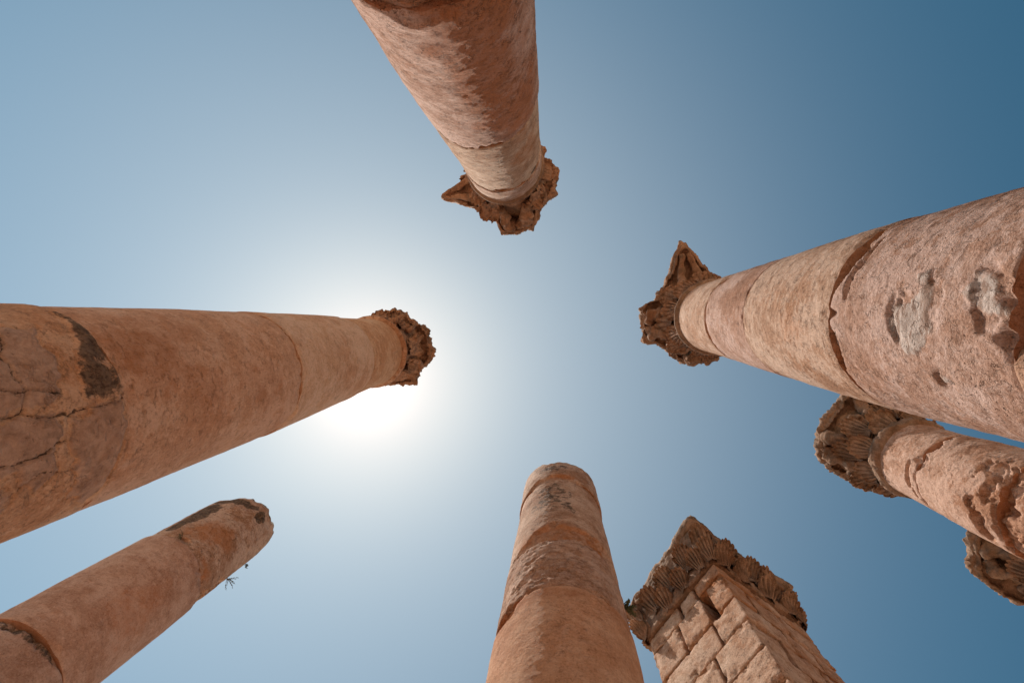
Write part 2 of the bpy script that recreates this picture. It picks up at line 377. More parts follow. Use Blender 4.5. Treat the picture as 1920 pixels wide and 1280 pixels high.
def abacus_r(ph, Rc, Rm, trunc, ang0):
    """radius of a square slab with hollowed sides; corner k points at ang0 + 90k and may be broken off at trunc[k]"""
    a = (ph - ang0) % (2 * PI); k = np.floor((a + PI / 4) / (PI / 2)).astype(int) % 4
    loc = (a + PI / 4) % (PI / 2) - PI / 4                     # -45..45 deg from the nearest corner
    t = np.abs(loc) / (PI / 4)
    r = Rm + (Rc - Rm) * np.clip(1 - t, 0, 1) ** 2.3
    r = np.maximum(r, Rm)
    tr = np.array(trunc)[k]
    return np.minimum(r, tr * (1 + .10 * (t ** 2)))
def abacus(par, loc, z0, z1, Rc, Rm, trunc, ang0, seed, amp=.05, color=(1, 1, 1, 1), name='abacus'):
    n = 360; ph = np.linspace(0, 2 * PI, n, endpoint=False); r = abacus_r(ph, Rc, Rm, trunc, ang0)
    prof = [(.02, z0 + .03), (.3, z0 + .03), (.5, z0 + .03), (.62, z0 + .03), (.70, z0 + .035), (.76, z0 + .04), (.82, z0 + .045), (.87, z0 + .04), (.90, z0 + .01), (.915, z0 - .02), (.935, z0 - .03), (.955, z0 - .02), (.965, z0 + .02), (.968, z0 + .05),
            (.975, z0 + .06), (.99, z0 + .065), (1.0, z0 + .09), (1.0, (z0 + z1) / 2), (1.0, z1 - .02), (.98, z1), (.8, z1), (.5, z1), (.02, z1)]
    X = np.array([p[0] for p in prof])[:, None] * r[None, :]; Zz = np.array([p[1] for p in prof])[:, None] + 0 * X
    Q = np.stack([loc[0] + X * np.cos(ph), loc[1] + X * np.sin(ph), Zz + loc[2]], -1)
    rim = ss(.5, .95, np.array([p[0] for p in prof]))[:, None]
    X = X + rim * amp * (fbm(Q, 4, 4, seed) + .5 * fbm(Q, 15, 3, seed + 2))
    Zz = Zz + .5 * amp * fbm(Q + 9, 6, 4, seed + 7)
    V = np.stack([X * np.cos(ph), X * np.sin(ph), Zz], -1).reshape(-1, 3)
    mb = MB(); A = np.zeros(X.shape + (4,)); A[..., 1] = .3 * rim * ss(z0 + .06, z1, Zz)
    mb.add(V, grid_faces(len(prof), n, True), A.reshape(-1, 4))
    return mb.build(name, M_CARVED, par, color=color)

def capital(col, loc, z, rn, seed, h=1.42, Rc=1.62, Rm=.93, trunc=(1.7, 1.1, 1.1, 1.1), wear=.35, leafs=1., bulk=1.0, color=(1, 1, 1, 1), lw=1.0, skip=(), drop=()):
    """corinthian capital; loc = world xy of the axis, z = height of the neck"""
    root = bpy.data.objects.new('capital', None); link(root, col); root.location = (0, 0, z)
    rnd = random.Random(seed); wl = (loc[0], loc[1])
    ha = h - .20
    # the bell
    n = 200; m = 52; ph = np.linspace(0, 2 * PI, n, endpoint=False); s = np.linspace(0, 1, m)[:, None]
    X = rn * (.97 - .09 * ss(.05, .25, s)) + .17 * ss(.62, 1.0, s) * bulk + 0 * ph
    Zb = s * ha + 0 * ph
    Q = np.stack([loc[0] + X * np.cos(ph), loc[1] + X * np.sin(ph), Zb + z], -1)
    X = X + (.02 + .10 * wear) * fbm(Q, 3.2, 4, seed + 1) + .025 * fbm(Q, 11, 4, seed + 2)
    V = np.stack([X * np.cos(ph), X * np.sin(ph), Zb], -1).reshape(-1, 3)
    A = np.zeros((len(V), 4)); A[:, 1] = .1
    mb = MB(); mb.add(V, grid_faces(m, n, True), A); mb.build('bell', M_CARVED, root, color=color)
    ang0 = GRID + PI / 4                                           # corner 0 points at 81.5 deg
    abacus(root, (loc[0], loc[1], z), ha, h, Rc, Rm, trunc, ang0, seed + 11, amp=.10 + .05 * wear, color=color)
    # leaves: two rows of eight
    for row, (zb, hl, cu, off, rr) in enumerate(((.08, .46, .19, 0, rn * .98), (.36, .62, .25, PI / 8, rn * 1.0))):
        for k in range(8):
            if rnd.random() > leafs or (row, k) in skip: continue
            a = ang0 + off + PI / 8 + k * PI / 4 + rnd.uniform(-.04, .04) * (1 + 2 * wear)
            leaf_part(root, (rr * math.cos(a), rr * math.sin(a), zb), (math.cos(a), math.sin(a)), .245 * lw * rn / .68, hl * rnd.uniform(.92, 1.05), cu * rnd.uniform(.75, 1.15) * bulk, rn, seed * 31 + row * 8 + k, wear=wear * rnd.uniform(.6, 1.3), color=color, wloc=wl)
    # corner volutes and the small ones under the middle of each side
    for k in range(4):
        ac = ang0 + k * PI / 2; tr = min(trunc[k], Rc)
        for sd_ in (-1, 1):
            a1 = ac + sd_ * .34; r2 = max(.8, tr * .84) if tr > 1.3 else tr * .86
            pts = [(rn * 1.02 * math.cos(a1), rn * 1.02 * math.sin(a1), .62), ((rn + .12) * math.cos(ac + sd_ * .30), (rn + .12) * math.sin(ac + sd_ * .30), .86),
                   ((rn + .25) * math.cos(ac + sd_ * .2), (rn + .25) * math.sin(ac + sd_ * .2), ha - .12), (r2 * math.cos(ac + sd_ * .05), r2 * math.sin(ac + sd_ * .05), ha - .02)]
            if k in drop: continue
            sweep(root, 'volute', pts, [.05, .075, .075, .05] if tr > 1.3 else [.06, .11, .13, .11], seed + 70 + k * 2 + sd_, M_CARVED, amp=.05 if tr > 1.3 else .13, color=color, wloc=wl, ridge=.15)
        a = ac + PI / 4
        for sd_ in (-1, 1):
            pts = [(rn * math.cos(a + sd_ * .3), rn * math.sin(a + sd_ * .3), .62), ((rn + .1) * math.cos(a + sd_ * .26), (rn + .1) * math.sin(a + sd_ * .26), .85), ((rn + .17) * math.cos(a + sd_ * .12), (rn + .17) * math.sin(a + sd_ * .12), .98), ((rn + .15) * math.cos(a + sd_ * .04), (rn + .15) * math.sin(a + sd_ * .04), .88)]
            if rnd.random() < leafs: sweep(root, 'helix', pts, [.04, .055, .055, .03], seed + 90 + k * 2 + sd_, M_CARVED, amp=.03, color=color, wloc=wl)
    return root

# ------------------------------------------------------------------ ground
def ground():
    n = 161; g = np.linspace(-1, 1, n); g = np.sign(g) * (np.abs(g) ** 3) * 900
    X, Y = np.meshgrid(g, g, indexing='ij'); Q = np.stack([X, Y, 0 * X], -1)
    Z = -.12 + .10 * fbm(Q, .15, 4, 3) * ss(14, 40, np.hypot(X, Y)) + 6 * np.abs(fbm(Q, .006, 3, 8)) * ss(60, 400, np.hypot(X, Y))
    m = bpy.data.materials.new('dusty_ground'); m.use_nodes = True; t = m.node_tree; b = t.nodes['Principled BSDF']; b.inputs['Roughness'].default_value = .95
    ge = t.nodes.new('ShaderNodeNewGeometry'); nn = t.nodes.new('ShaderNodeTexNoise'); nn.inputs['Scale'].default_value = .8; nn.inputs['Detail'].default_value = 10
    t.links.new(ge.outputs['Position'], nn.inputs['Vector']); r = t.nodes.new('ShaderNodeValToRGB'); e = r.color_ramp.elements
    e[0].position = .35; e[0].color = (.54, .36, .22, 1); e[1].position = .65; e[1].color = (.68, .49, .33, 1)
    t.links.new(nn.outputs['Fac'], r.inputs[0]); t.links.new(r.outputs[0], b.inputs['Base Color'])
    o = mesh_obj('ground', np.stack([X, Y, Z], -1).reshape(-1, 3), grid_faces(n, n), m); o['kind'] = 'structure'
    # stone pavement of the portico, worn slabs laid on the grid of the temple
    rnd = random.Random(4); mb = MB(); c, s_ = math.cos(GRID), math.sin(GRID); y = -11.
    while y < 15:
        hh = rnd.uniform(.8, 1.1); x = -13 + rnd.uniform(-.6, 0)
        while x < 20:
            w = rnd.uniform(1.0, 1.9); dz = rnd.uniform(-.012, .012); g_ = .012
            bx = [(x + g_, y + g_), (x + w - g_, y + g_), (x + w - g_, y + hh - g_), (x + g_, y + hh - g_)]
            V = [(p * c - q * s_, p * s_ + q * c, zz) for zz in (-.3, dz) for p, q in bx]
            mb.add(np.array(V), np.array([[4, 5, 6, 7], [0, 1, 5, 4], [1, 2, 6, 5], [2, 3, 7, 6], [3, 0, 4, 7]])); x += w
        y += hh
    o = mb.build('pavement', M_BLOCK, smooth=False); o['kind'] = 'structure'
ground()

# ------------------------------------------------------------------ the round columns
GROUP = 'ruined stone columns of the temple'
def base_of(col, loc, rb, seed):
    k = rb / .78
    lathe(col, 'base', [(1.02 * k, .18), (1.10 * k, .22), (1.14 * k, .30), (1.10 * k, .38), (1.0 * k, .41), (.97 * k, .47), (1.0 * k, .53), (1.05 * k, .56), (1.04 * k, .64), (.9 * k, .67), (rb * 1.02, .70), (rb * .9, .72)], loc, seed)
    pl = MB(); a = 1.12 * k; c, s_ = math.cos(GRID), math.sin(GRID); g = np.linspace(-1, 1, 9)
    V = []; 
    for zz in (0.0, .19):
        for p, q in ((-a, -a), (a, -a), (a, a), (-a, a)): V.append((p * c - q * s_, p * s_ + q * c, zz))
    pl.add(np.array(V), np.array([[4, 5, 6, 7], [0, 1, 5, 4], [1, 2, 6, 5], [2, 3, 7, 6], [3, 0, 4, 7]])); pl.build('plinth', M_SHAFT, col, smooth=False)
def column(name, label, x, y, rb, rt, ztop, zvis, joints, seed, per=None, nphi=288, dz=.018, group=GROUP, cap=None, mat=None, topcut=None, default=None, zst=6.0):
    """joints = heights of the beds; per[i] = settings of the drum above joint i"""
    col = empty(name, (x, y, 0), label, 'column', group); col['kind'] = 'thing'; loc = (x, y)
    base_of(col, loc, rb, seed + 500)
    rf = rfun(rb, rt, ztop, zst); js = [.70] + list(joints) + [ztop]; per = per or {}
    rnd = random.Random(seed)
    for i in range(len(js) - 1):
        z0, z1 = js[i], js[i + 1]; kw = dict(default or {}); kw.update(per.get(i, {}))
        lowres = z1 < zvis
        g = kw.pop('gap', .008)
        off = kw.pop('off', rnd.uniform(-.010, .010))
        f = (lambda Z, rf=rf, off=off: rf(Z) + off)
        kw.setdefault('color', tuple(rnd.uniform(.94, 1.05) for _ in range(3)) + (1,))
        drum(col, loc, f, z0, z1 - (g if i < len(js) - 2 else 0), seed + i * 7, nphi=96 if lowres else kw.pop('nphi', nphi), dz=.08 if lowres else kw.pop('dz', dz), mat=kw.pop('mat', mat), topcut=topcut if i == len(js) - 2 else None,
             **{k: v_ for k, v_ in kw.items() if k not in ('nphi', 'dz')})
    if cap: capital(col, loc, ztop, rt, seed + 300, **cap)
    return col

def astragal(col, loc, z, r, seed, **k):
    lathe(col, 'astragal', [(r - .05, z - .10), (r, z - .09), (r + .015, z - .05), (r + .05, z - .035), (r + .065, z), (r + .05, z + .035), (r + .01, z + .05), (r - .05, z + .06)], loc, seed, n=160, amp=.012, **k)

# A: top of the picture
x, y = lpos(4.02, 251.6)
A_ = column('stone_column', 'pink column stained brown down one side, its ruined capital keeping one long horn', x, y, .78, .70, 10.42, 4.0, [2.6, 4.84, 7.53, 9.70], 11, cap=dict(
    trunc=(1.10, 1.60, .98, 1.0), wear=.75, leafs=.72, color=(1.2, 1.08, 1.0, 1), Rc=1.62, Rm=.86, bulk=.85, drop=(2, 3), skip=((1, 3),)),
    per={2: dict(stains=[('rust', 60, 5.4, .5, 1.3, .8), ('rust', 45, 6.8, .55, .8, .75), ('rust', 50, 5.9, .3, 1.5, .6)], chips=[(92, 16, 'b', .05, .20)], rough=1.3),
         3: dict(stains=[('rust', 38, 8.4, .35, .8, .5), ('lichen', 72, 9.66, .20, .03, .6), ('lichen', 30, 9.62, .10, .08, .9)], rough=1.2, gap=.006),
         1: dict(chips=[(85, 34, 't', .07, .25)], stains=[('rust', 90, 4.7, .6, .3, .7)]),
         4: dict(stains=[('lichen', 75, 9.74, .4, .02, .6)], gap=0)})
astragal(A_, (x, y), 10.42, .70, 881, mat=M_CARVED)

# B: left
x, y = lpos(4.89, 169.8)
B_ = column('stone_column', 'smooth orange column patched with mortar, its rounded worn capital in front of the sun glow', x, y, .78, .68, 10.52, 3.2, [2.3, 4.38, 6.62, 8.87], 23, mat=M_WARM,
    cap=dict(trunc=(.91, .90, .90, .92), wear=.85, leafs=.9, Rc=1.2, Rm=.84, bulk=.6, color=(1.3, 1.2, 1.12, 1), drop=(0, 1, 2, 3), h=1.35),
    default=dict(rough=.6, edge=.5),
    per={1: dict(mat=M_WARM, nphi=460, dz=.011, color=(.96, .91, .86, 1), cracks=[(.02, .010, [(350, 3.5), (350, 3.72), (351, 3.92), (352, 4.12), (350, 4.37)]), (.015, .010, [(337, 3.5), (340, 3.75), (342, 3.98)]), (.015, .010, [(10, 3.4), (8, 3.6), (9, 3.78), (4, 3.95)]), (.015, .009, [(350, 3.74), (340, 3.80), (326, 3.78), (312, 3.86)]), (.012, .009, [(20, 4.0), (16, 3.86), (24, 3.7)])], polys=[
            ('lichen', .62, .004, [(288, 4.38), (312, 4.43), (335, 4.43), (351, 4.39), (351, 4.26), (347, 4.09), (333, 4.12), (321, 4.19), (308, 4.26), (292, 4.31)]),
            ('pale', 1., .010, [(351, 4.37), (8, 4.36), (30, 4.33), (52, 4.28), (40, 4.16), (38, 4.06), (28, 4.10), (18, 4.02), (14, 4.06), (8, 3.98), (356, 4.0), (354, 4.10), (349, 4.14), (348, 4.28)]),
            ('pale', 1., .008, [(306, 4.10), (318, 4.02), (326, 4.06), (334, 4.02), (338, 3.97), (345, 3.98), (348, 3.90), (348, 3.76), (351, 3.5), (340, 3.4), (306, 3.4)]),
            ('pale', 1., .008, [(350, 3.92), (356, 3.93), (2, 3.97), (9, 3.90), (16, 3.95), (26, 3.84), (20, 3.74), (14, 3.74), (12, 3.5), (16, 3.4), (352, 3.4)]),
            ('pale', .9, .008, [(18, 3.68), (24, 3.74), (36, 3.70), (44, 3.5), (18, 3.4)])]),
         2: dict(mat=M_WARM, stains=[('rust', 323, 4.74, .26, .30, .62), ('rust', 305, 4.95, .3, .4, .45), ('rust', 345, 5.0, .35, .45, .45), ('rust', 0, 5.9, .3, .5, .4)]),
         3: dict(mat=M_WARM, color=(1.03, 1.06, 1.1, 1), off=.004, chips=[(40, 14, 'b', .02, .10)]),
         4: dict(mat=M_WARM, color=(1.0, .96, .88, 1), off=-.012, rough=.3)})
astragal(B_, (x, y), 10.50, .68, 882, mat=M_SHAFT, color=(1.1, .98, .88, 1))

# C: lower left, broken top
x, y = lpos(10.8, 146.7)
def cutC(ph):
    a = np.degrees(ph) % 360
    return np.interp(a, [0, 27, 44, 90, 180, 267, 296, 321, 345, 360], [11.05, 11.0, 10.78, 10.7, 10.6, 10.62, 10.84, 11.0, 11.0, 11.05]) + .03 * np.sin(ph * 9) + .02 * np.sin(ph * 23 + 1)
C_ = column('stone_column', 'headless column with a blackened broken top and a twiggy plant hanging from it', x, y, .78, .745, 11.05, 4.0, [2.2, 4.3, 6.53, 8.84], 37, nphi=260, dz=.02, topcut=cutC,
    default=dict(rough=.9, edge=.8),
    per={3: dict(mat=M_SMOOTH, color=(1.12, 1.04, 1.0, 1), stains=[('rust', 340, 7.6, .4, .5, .4)], off=.012),
         2: dict(chips=[(300, 55, 't', .10, .12)], mat=M_SMOOTH, color=(1, .96, .95, 1), stains=[('lichen', 290, 6.46, .8, .08, .6)]),
         4: dict(off=-.012, rough=1.6, edge=1.2, color=(1.05, 1.0, .95, 1), stains=[('lichen', 268, 10.1, .20, .75, 1.), ('lichen', 285, 10.75, .5, .14, .9), ('lichen', 335, 10.62, .14, .16, 1.), ('lichen', 330, 11.0, .6, .06, .7), ('rust', 318, 9.45, .5, .45, .7), ('rust', 350, 8.95, .3, .15, .8)],
                 spalls=[(335, 10.6, .12, .13, .06), (44, 9.3, .22, .4, .05), (300, 8.95, .10, .05, .05)], chips=[(40, 22, 'b', .09, .35)])})

# D: lower middle, broken top
x, y = lpos(4.75, 88.5)
def cutD(ph):
    a = np.degrees(ph) % 360
    return np.interp(a, [0, 90, 198, 243, 266, 300, 325, 360], [10.95, 11.1, 11.2, 10.9, 10.86, 10.92, 11.0, 10.95]) + .02 * np.sin(ph * 11) + .015 * np.sin(ph * 27 + 1)
D_ = column('stone_column', 'headless column banded by chipped joints and a pitted belt, next to the square pillar', x, y, .78, .72, 11.0, 5.0, [2.0, 4.2, 6.41, 7.55, 9.80], 53, topcut=cutD, mat=M_WARM, dz=.015,
    per={2: dict(color=(.86, .76, .70, 1), rough=.6, stains=[('rust', 255, 6.3, 1.0, .10, .5), ('rust', 215, 5.9, .4, .6, .4)], chips=[(212, 26, 't', .07, .22)], off=.004),
         3: dict(mat=M_SHAFT, rough=2.6, edge=1.5, off=-.006, color=(.95, .88, .84, 1), chips=[(250, 60, 't', .04, .12), (315, 30, 't', .05, .1)], spalls=[(270, 7.0, .35, .2, .02), (245, 6.7, .3, .15, .03)]),
         4: dict(mat=M_SHAFT, color=(1, .94, .88, 1), chips=[(268, 55, 'b', .055, .42), (320, 30, 'b', .05, .40)], stains=[('lichen', 258, 8.9, .36, .75, .47), ('lichen', 250, 9.5, .5, .2, .42), ('lichen', 275, 8.6, .16, .4, .5), ('lichen', 240, 9.5, .25, .2, .45), ('rust', 275, 7.75, .9, .24, .6)]),
         5: dict(off=.03, color=(.97, .92, .88, 1), mat=M_SHAFT, rough=1.5, edge=1.3, chips=[(258, 40, 'b', .06, .30)], stains=[('lichen', 255, 10.45, .6, .22, .5), ('rust', 268, 10.0, .5, .12, .5)])})

# E: right, the largest
x, y = lpos(3.754, 359.7)
E_ = column('stone_column', 'largest sunlit pink column, with white patches and a horned capital', x, y, .785, .65, 10.32, 3.0, [2.2, 3.90, 5.35, 7.09, 8.63], 71, nphi=400, dz=.013, zst=5.4,
    cap=dict(trunc=(.98, 1.10, 1.62, .98), wear=.38, leafs=.95, color=(1.05, .97, .92, 1), bulk=.85, Rc=1.68, Rm=.90, drop=(3,)),
    default=dict(rough=1.2),
    per={1: dict(chips=[(192, 26, 't', .13, .42), (172, 10, 't', .08, .2), (230, 20, 't', .05, .12)], color=(1.0, .97, .97, 1)),
         2: dict(chips=[(222, 32, 't', .075, .13), (160, 17, 't', .05, .10), (136, 16, 't', .04, .06)], spalls=[(202, 5.17, .16, .035, .07), (218, 5.13, .16, .03, .05), (180, 4.46, .20, .17, .015), (151, 4.36, .08, .07, .02), (190, 4.03, .18, .10, .022), (181, 4.64, .13, .05, .018)],
                 stains=[('rust', 175, 5.35, 2., .03, .4)],
                 polys=[('plaster', 1., .002, [(201, 4.41), (199, 4.51), (193, 4.43), (190, 4.52), (187, 4.52), (186, 4.66), (178, 4.71), (167, 4.68), (161, 4.56), (165, 4.41), (172, 4.33), (181, 4.38), (190, 4.36)]),
                        ('plaster', .8, .004, [(198, 4.12), (198, 3.98), (180, 3.92), (179, 4.04), (184, 4.12), (190, 4.16)]),
                        ('plaster', .9, .006, [(153, 4.42), (147, 4.40), (148, 4.30), (153, 4.31)])]),
         3: dict(color=(1.0, .99, .97, 1), edge=.4, stains=[('rust', 171, 5.98, .2, .24, .42)]),
         4: dict(chips=[(190, 14, 't', .03, .05), (168, 30, 't', .055, .12), (130, 24, 't', .045, .08)]), 
         5: dict(color=(1.04, 1.02, 1.0, 1), gap=0, edge=.6), 3.5: {}})
astragal(E_, (x, y), 10.33, .65, 885, mat=M_CARVED)

# F: right, behind E
x, y = lpos(9.6, 21.5)
F_ = column('stone_column', 'pitted sunlit column next to the largest one, under a full leafy capital', x, y, .815, .70, 10.95, 5.0, [2.6, 4.6, 6.5, 8.45, 9.93], 89, nphi=300, dz=.016,
    cap=dict(trunc=(1.12, 1.08, 1.25, 1.2), wear=.30, leafs=1., Rc=1.5, Rm=.98, h=1.5, lw=1.12, bulk=1.1),
    default=dict(rough=2.0, edge=1.2, color=(1.05, .96, .94, 1)),
    per={4: dict(chips=[(228, 16, 't', .10, .14), (200, 14, 't', .09, .2), (150, 30, 't', .03, .04)], spalls=[(152, 8.75, .26, .16, .12), (176, 8.85, .14, .10, .09), (200, 8.62, .22, .12, .08), (222, 8.7, .2, .2, .07)]),
         5: dict(spalls=[(176, 10.12, .28, .045, .09), (150, 10.05, .14, .03, .05)]),
         3: dict(chips=[(160, 50, 't', .12, .4), (210, 40, 't', .1, .35)], spalls=[(190, 7.6, .3, .3, .1), (150, 7.3, .25, .3, .08)], rough=3)})
lathe(F_, 'astragal', [(.66, 10.80), (.70, 10.84), (.76, 10.90), (.78, 10.98), (.76, 11.06), (.66, 11.08)], (x, y), 886, n=160, amp=.05, mat=M_CARVED)

# H: far right, only its capital shows
HX, HY = 9.95, 4.85
H_ = column('stone_column', 'column behind the pitted one, showing only its dark rounded capital', HX, HY, .79, .70, 10.4, 9.0, [2.6, 4.6, 6.5, 8.45], 97, nphi=200, dz=.02,
    cap=dict(trunc=(1.22, 1.22, 1.25, 1.25), wear=.1, leafs=1., Rc=1.5, Rm=1.16, h=1.5, lw=1.1))

# ------------------------------------------------------------------ the square pillar
def rough_block(mb, o3, ex, ey, ez, L3, seed, rad=.035, amp=.014, st=0., step=.045):
    """rounded, weathered ashlar block: corner o3, axes ex/ey/ez, lengths L3"""
    for axis in range(3):
        for side in (0, 1):
            a, b = [k for k in range(3) if k != axis]
            na, nb = max(2, int(L3[a] / step)) + 1, max(2, int(L3[b] / step)) + 1
            U, Vv = np.meshgrid(np.linspace(0, L3[a], na), np.linspace(0, L3[b], nb), indexing='ij')
            c = np.zeros(U.shape + (3,)); c[..., a] = U; c[..., b] = Vv; c[..., axis] = side * L3[axis]
            inner = np.clip(c, rad, np.array(L3) - rad); dl = c - inner; ln = np.linalg.norm(dl, axis=-1, keepdims=True)
            c = inner + dl / np.maximum(ln, 1e-9) * rad
            W3 = o3 + c[..., 0:1] * ex + c[..., 1:2] * ey + c[..., 2:3] * ez
            dn = dl / np.maximum(ln, 1e-9); nW = dn[..., 0:1] * ex + dn[..., 1:2] * ey + dn[..., 2:3] * ez
            edge = 1 - np.clip(np.sort(np.minimum(c, np.array(L3) - c), axis=-1)[..., 1] / .14, 0, 1)
            f1 = fbm(W3, 3.0, 4, seed); f2 = fbm(W3, 13, 4, seed + 3)
            d = amp * (1.6 * f1 + f2) - edge * .050 * np.clip(f1 * 2.4 + .02 + 1.5 * f2, 0, 1.4)
            W3 = W3 + nW * d[..., None]
            A = np.zeros(U.shape + (4,)); A[..., 0] = st * (.5 + .5 * ss(.3, .9, edge + f1)); A = A.reshape(-1, 4)
            fl = (side == 1) ^ (axis == 1)
            mb.add(W3.reshape(-1, 3), grid_faces(na, nb, flip=not fl), A)
def pillar():
    z_top = 8.9 + CAMZ
    C0 = np.array([3.03, 4.69, 0.]); e1 = np.array([math.cos(math.radians(35.5)), math.sin(math.radians(35.5)), 0]); e2 = np.array([-e1[1], e1[0], 0]); ez = np.array([0, 0, 1.])
    col = empty('square_pillar', tuple(C0), 'square pillar of big worn blocks with an open gap, under a carved leafy capital', 'pillar'); col['kind'] = 'thing'
    LX, LY = 2.08, 2.06; Z3 = np.array([C0[0], C0[1], 0])
    mb = MB(); zs = [z_top, 8.519 + CAMZ, 7.834 + CAMZ, 7.292 + CAMZ, 6.689 + CAMZ, 6.07 + CAMZ, 5.45 + CAMZ, 4.8 + CAMZ]
    while zs[-1] > .7: zs.append(zs[-1] - .62)
    zs[-1] = 0.0
    # joints across the left face (distance from the near corner along e2)
    rows = [[(0, .66), (.68, 1.12), (1.15, 2.06)], [(0, .44), (.62, 1.28), (1.30, 2.06)], [(0, .62), (.64, 2.0)], [(.03, .86), (.88, 1.45), (1.47, 2.05)], [(0, .95), (.97, 2.06)], [(0, .5), (.52, 1.3), (1.32, 2.06)]]
    rnd = random.Random(8)
    core = MB()
    for i in range(len(zs) - 1):
        zt, zb = zs[i], zs[i + 1]; row = rows[i] if i < len(rows) else rows[2 + i % 4]
        step = .03 if i < 7 else .15
        dep = (.86, .55, .95, .62, .8, .5, .9)[i % 7]
        for j, (a, b) in enumerate(row):
            ins = rnd.uniform(-.010, .015)
            h = zt - zb - .02
            o3 = C0 + e1 * (.0 + ins) + e2 * (a + .008) + ez * (zb + .01)
            if i == 0 and j == 0: h -= .03
            st = .9 if (i == 0 and j == 0) else .25
            L3 = (dep, b - a - .014, h)
            rough_block(mb, o3, e1, e2, ez, L3, 400 + i * 9 + j, rad=.028, amp=.009, st=rnd.uniform(.05, .75) if not (i == 0 and j == 0) else st, step=step)
        # the other faces: long smooth courses behind
        for (o2, l1, l2) in ((C0 + e1 * (dep + .006), .60 + .1 * (i % 2), LY), (C0 + e1 * (dep + .612 + .1 * (i % 2)), LX - dep - .612 - .1 * (i % 2), LY)):
            rough_block(mb, o2 + ez * (zb + .004) + e2 * .012, e1, e2, ez, (l1, l2 - .02, zt - zb - .006), 600 + i * 5, rad=.010, amp=.004, st=.6, step=step * 1.6)
    mb.build('masonry', M_BLOCK, col)
    for o in col.children: pass
    # the masonry was built in world axes: shift to the pillar's own origin
    me = col.children[0].data; me.transform(Matrix.Translation((-C0[0], -C0[1], 0)))
    # ---- capital
    cap = bpy.data.objects.new('capital', None); link(cap, col); cap.location = (0, 0, z_top)
    ha, hh = 1.12, 1.34; M0 = (e1 * LX + e2 * LY) / 2
    n = 320; a = np.linspace(0, 2 * PI, n, endpoint=False)
    def rect_r(a, hx, hy, p=14.): return 1 / ((np.abs(np.cos(a)) / hx) ** p + (np.abs(np.sin(a)) / hy) ** p) ** (1 / p)
    def ringxyz(r, z): 
        return np.stack([M0[0] + r * (np.cos(a) * e1[0] + np.sin(a) * e2[0]), M0[1] + r * (np.cos(a) * e1[1] + np.sin(a) * e2[1]), z + 0 * r], -1)
    V = []; S = np.linspace(0, 1, 46)
    for s in S:
        f = .015 + .035 * float(ss(0, .05, s)) + .12 * float(ss(.4, 1, s))
        V.append(ringxyz(rect_r(a, LX / 2 + f, LY / 2 + f), s * ha))
    V = np.array(V); Q = V + C0; dv = V - M0; dv[..., 2] = 0; dv /= np.linalg.norm(dv, axis=-1, keepdims=True)
    V = V + dv * (.05 * fbm(Q, 3, 4, 5) + .025 * fbm(Q, 12, 4, 6))[..., None]
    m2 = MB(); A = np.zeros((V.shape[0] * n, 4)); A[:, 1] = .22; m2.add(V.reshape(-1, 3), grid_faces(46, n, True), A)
    low = V[0]; fr = np.array([1, .9, .02])[:, None, None]; B = (low - np.array([M0[0], M0[1], 0])) * fr + np.array([M0[0], M0[1], 0]); B[..., 2] = .002
    m2.add(B.reshape(-1, 3), grid_faces(3, n, True, flip=True)); m2.build('bell', M_CARVED, cap)
    # abacus: near corner (angle 225deg from the centre in e1/e2 axes) whole, left far corner broken, right corner whole
    ar = rect_r(a, LX / 2 + .17, LY / 2 + .17, 30.)
    cor = np.array([0.] * n)
    for ca, amt in ((225, .16), (315, .22), (45, .15), (135, -.30)):
        dd = np.abs((np.degrees(a) - ca + 180) % 360 - 180); cor += amt * np.clip(1 - dd / 32, 0, 1) ** 1.5
    ar = ar + cor
    prof = [(.02, ha), (.6, ha), (.8, ha), (.88, ha + .01), (.93, ha - .01), (.955, ha - .02), (.965, ha + .03), (.985, ha + .05), (1., ha + .08), (1., ha + .16), (1.0, hh - .01), (.98, hh), (.5, hh), (.02, hh)]
    V = np.array([ringxyz(ar * p, z) for p, z in prof]); Q = V + C0
    k = ss(.5, .95, np.array([p[0] for p in prof]))[:, None]; dv = V - M0; dv[..., 2] = 0; dv /= np.linalg.norm(dv, axis=-1, keepdims=True)
    V = V + dv * (k * .07 * (fbm(Q, 3.5, 4, 15) + .5 * fbm(Q, 14, 3, 16)))[..., None]
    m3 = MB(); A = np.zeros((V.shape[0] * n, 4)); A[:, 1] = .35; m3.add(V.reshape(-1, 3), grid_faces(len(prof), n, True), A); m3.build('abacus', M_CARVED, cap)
    # leaves on every side and corner
    wl = (C0[0], C0[1]); sd_ = 900
    for side, (o, t, nv, ln) in enumerate(((0 * e1, e2, -e1, LY), (0 * e1, e1, -e2, LX), (e1 * LX, e2, e1, LY), (e2 * LY, e1, e2, LX))):
        for row, (zb, hl, cu, cnt, off) in enumerate(((.0, .48, .17 if side == 0 else .21, 4, .5), (.30, .62, .21 if side == 0 else .26, 4, 1.0))):
            for k in range(cnt):
                f = (k + off) / cnt
                if f > .98: continue
                if side == 0 and f > .80 and row == 0: continue
                sd_ += 1
                p = o + t * (f * ln) + nv * .05
                leaf_part(cap, (p[0], p[1], zb), (nv[0], nv[1]), .235, hl, cu, 50, sd_, wear=.12, wloc=wl)
    for o, nv in ((0 * e1, -(e1 + e2)), (e1 * LX, e1 - e2), (e2 * LY, e2 - e1), (e1 * LX + e2 * LY, e1 + e2)):
        nv = nv / np.linalg.norm(nv); p = o + nv * .02
        for row, (zb, hl, cu) in enumerate(((.0, .50, .20), (.34, .62, .24))):
            sd_ += 1; leaf_part(cap, (p[0], p[1], zb), (nv[0], nv[1]), .22, hl, cu, .6, sd_, wear=.12, wloc=wl)
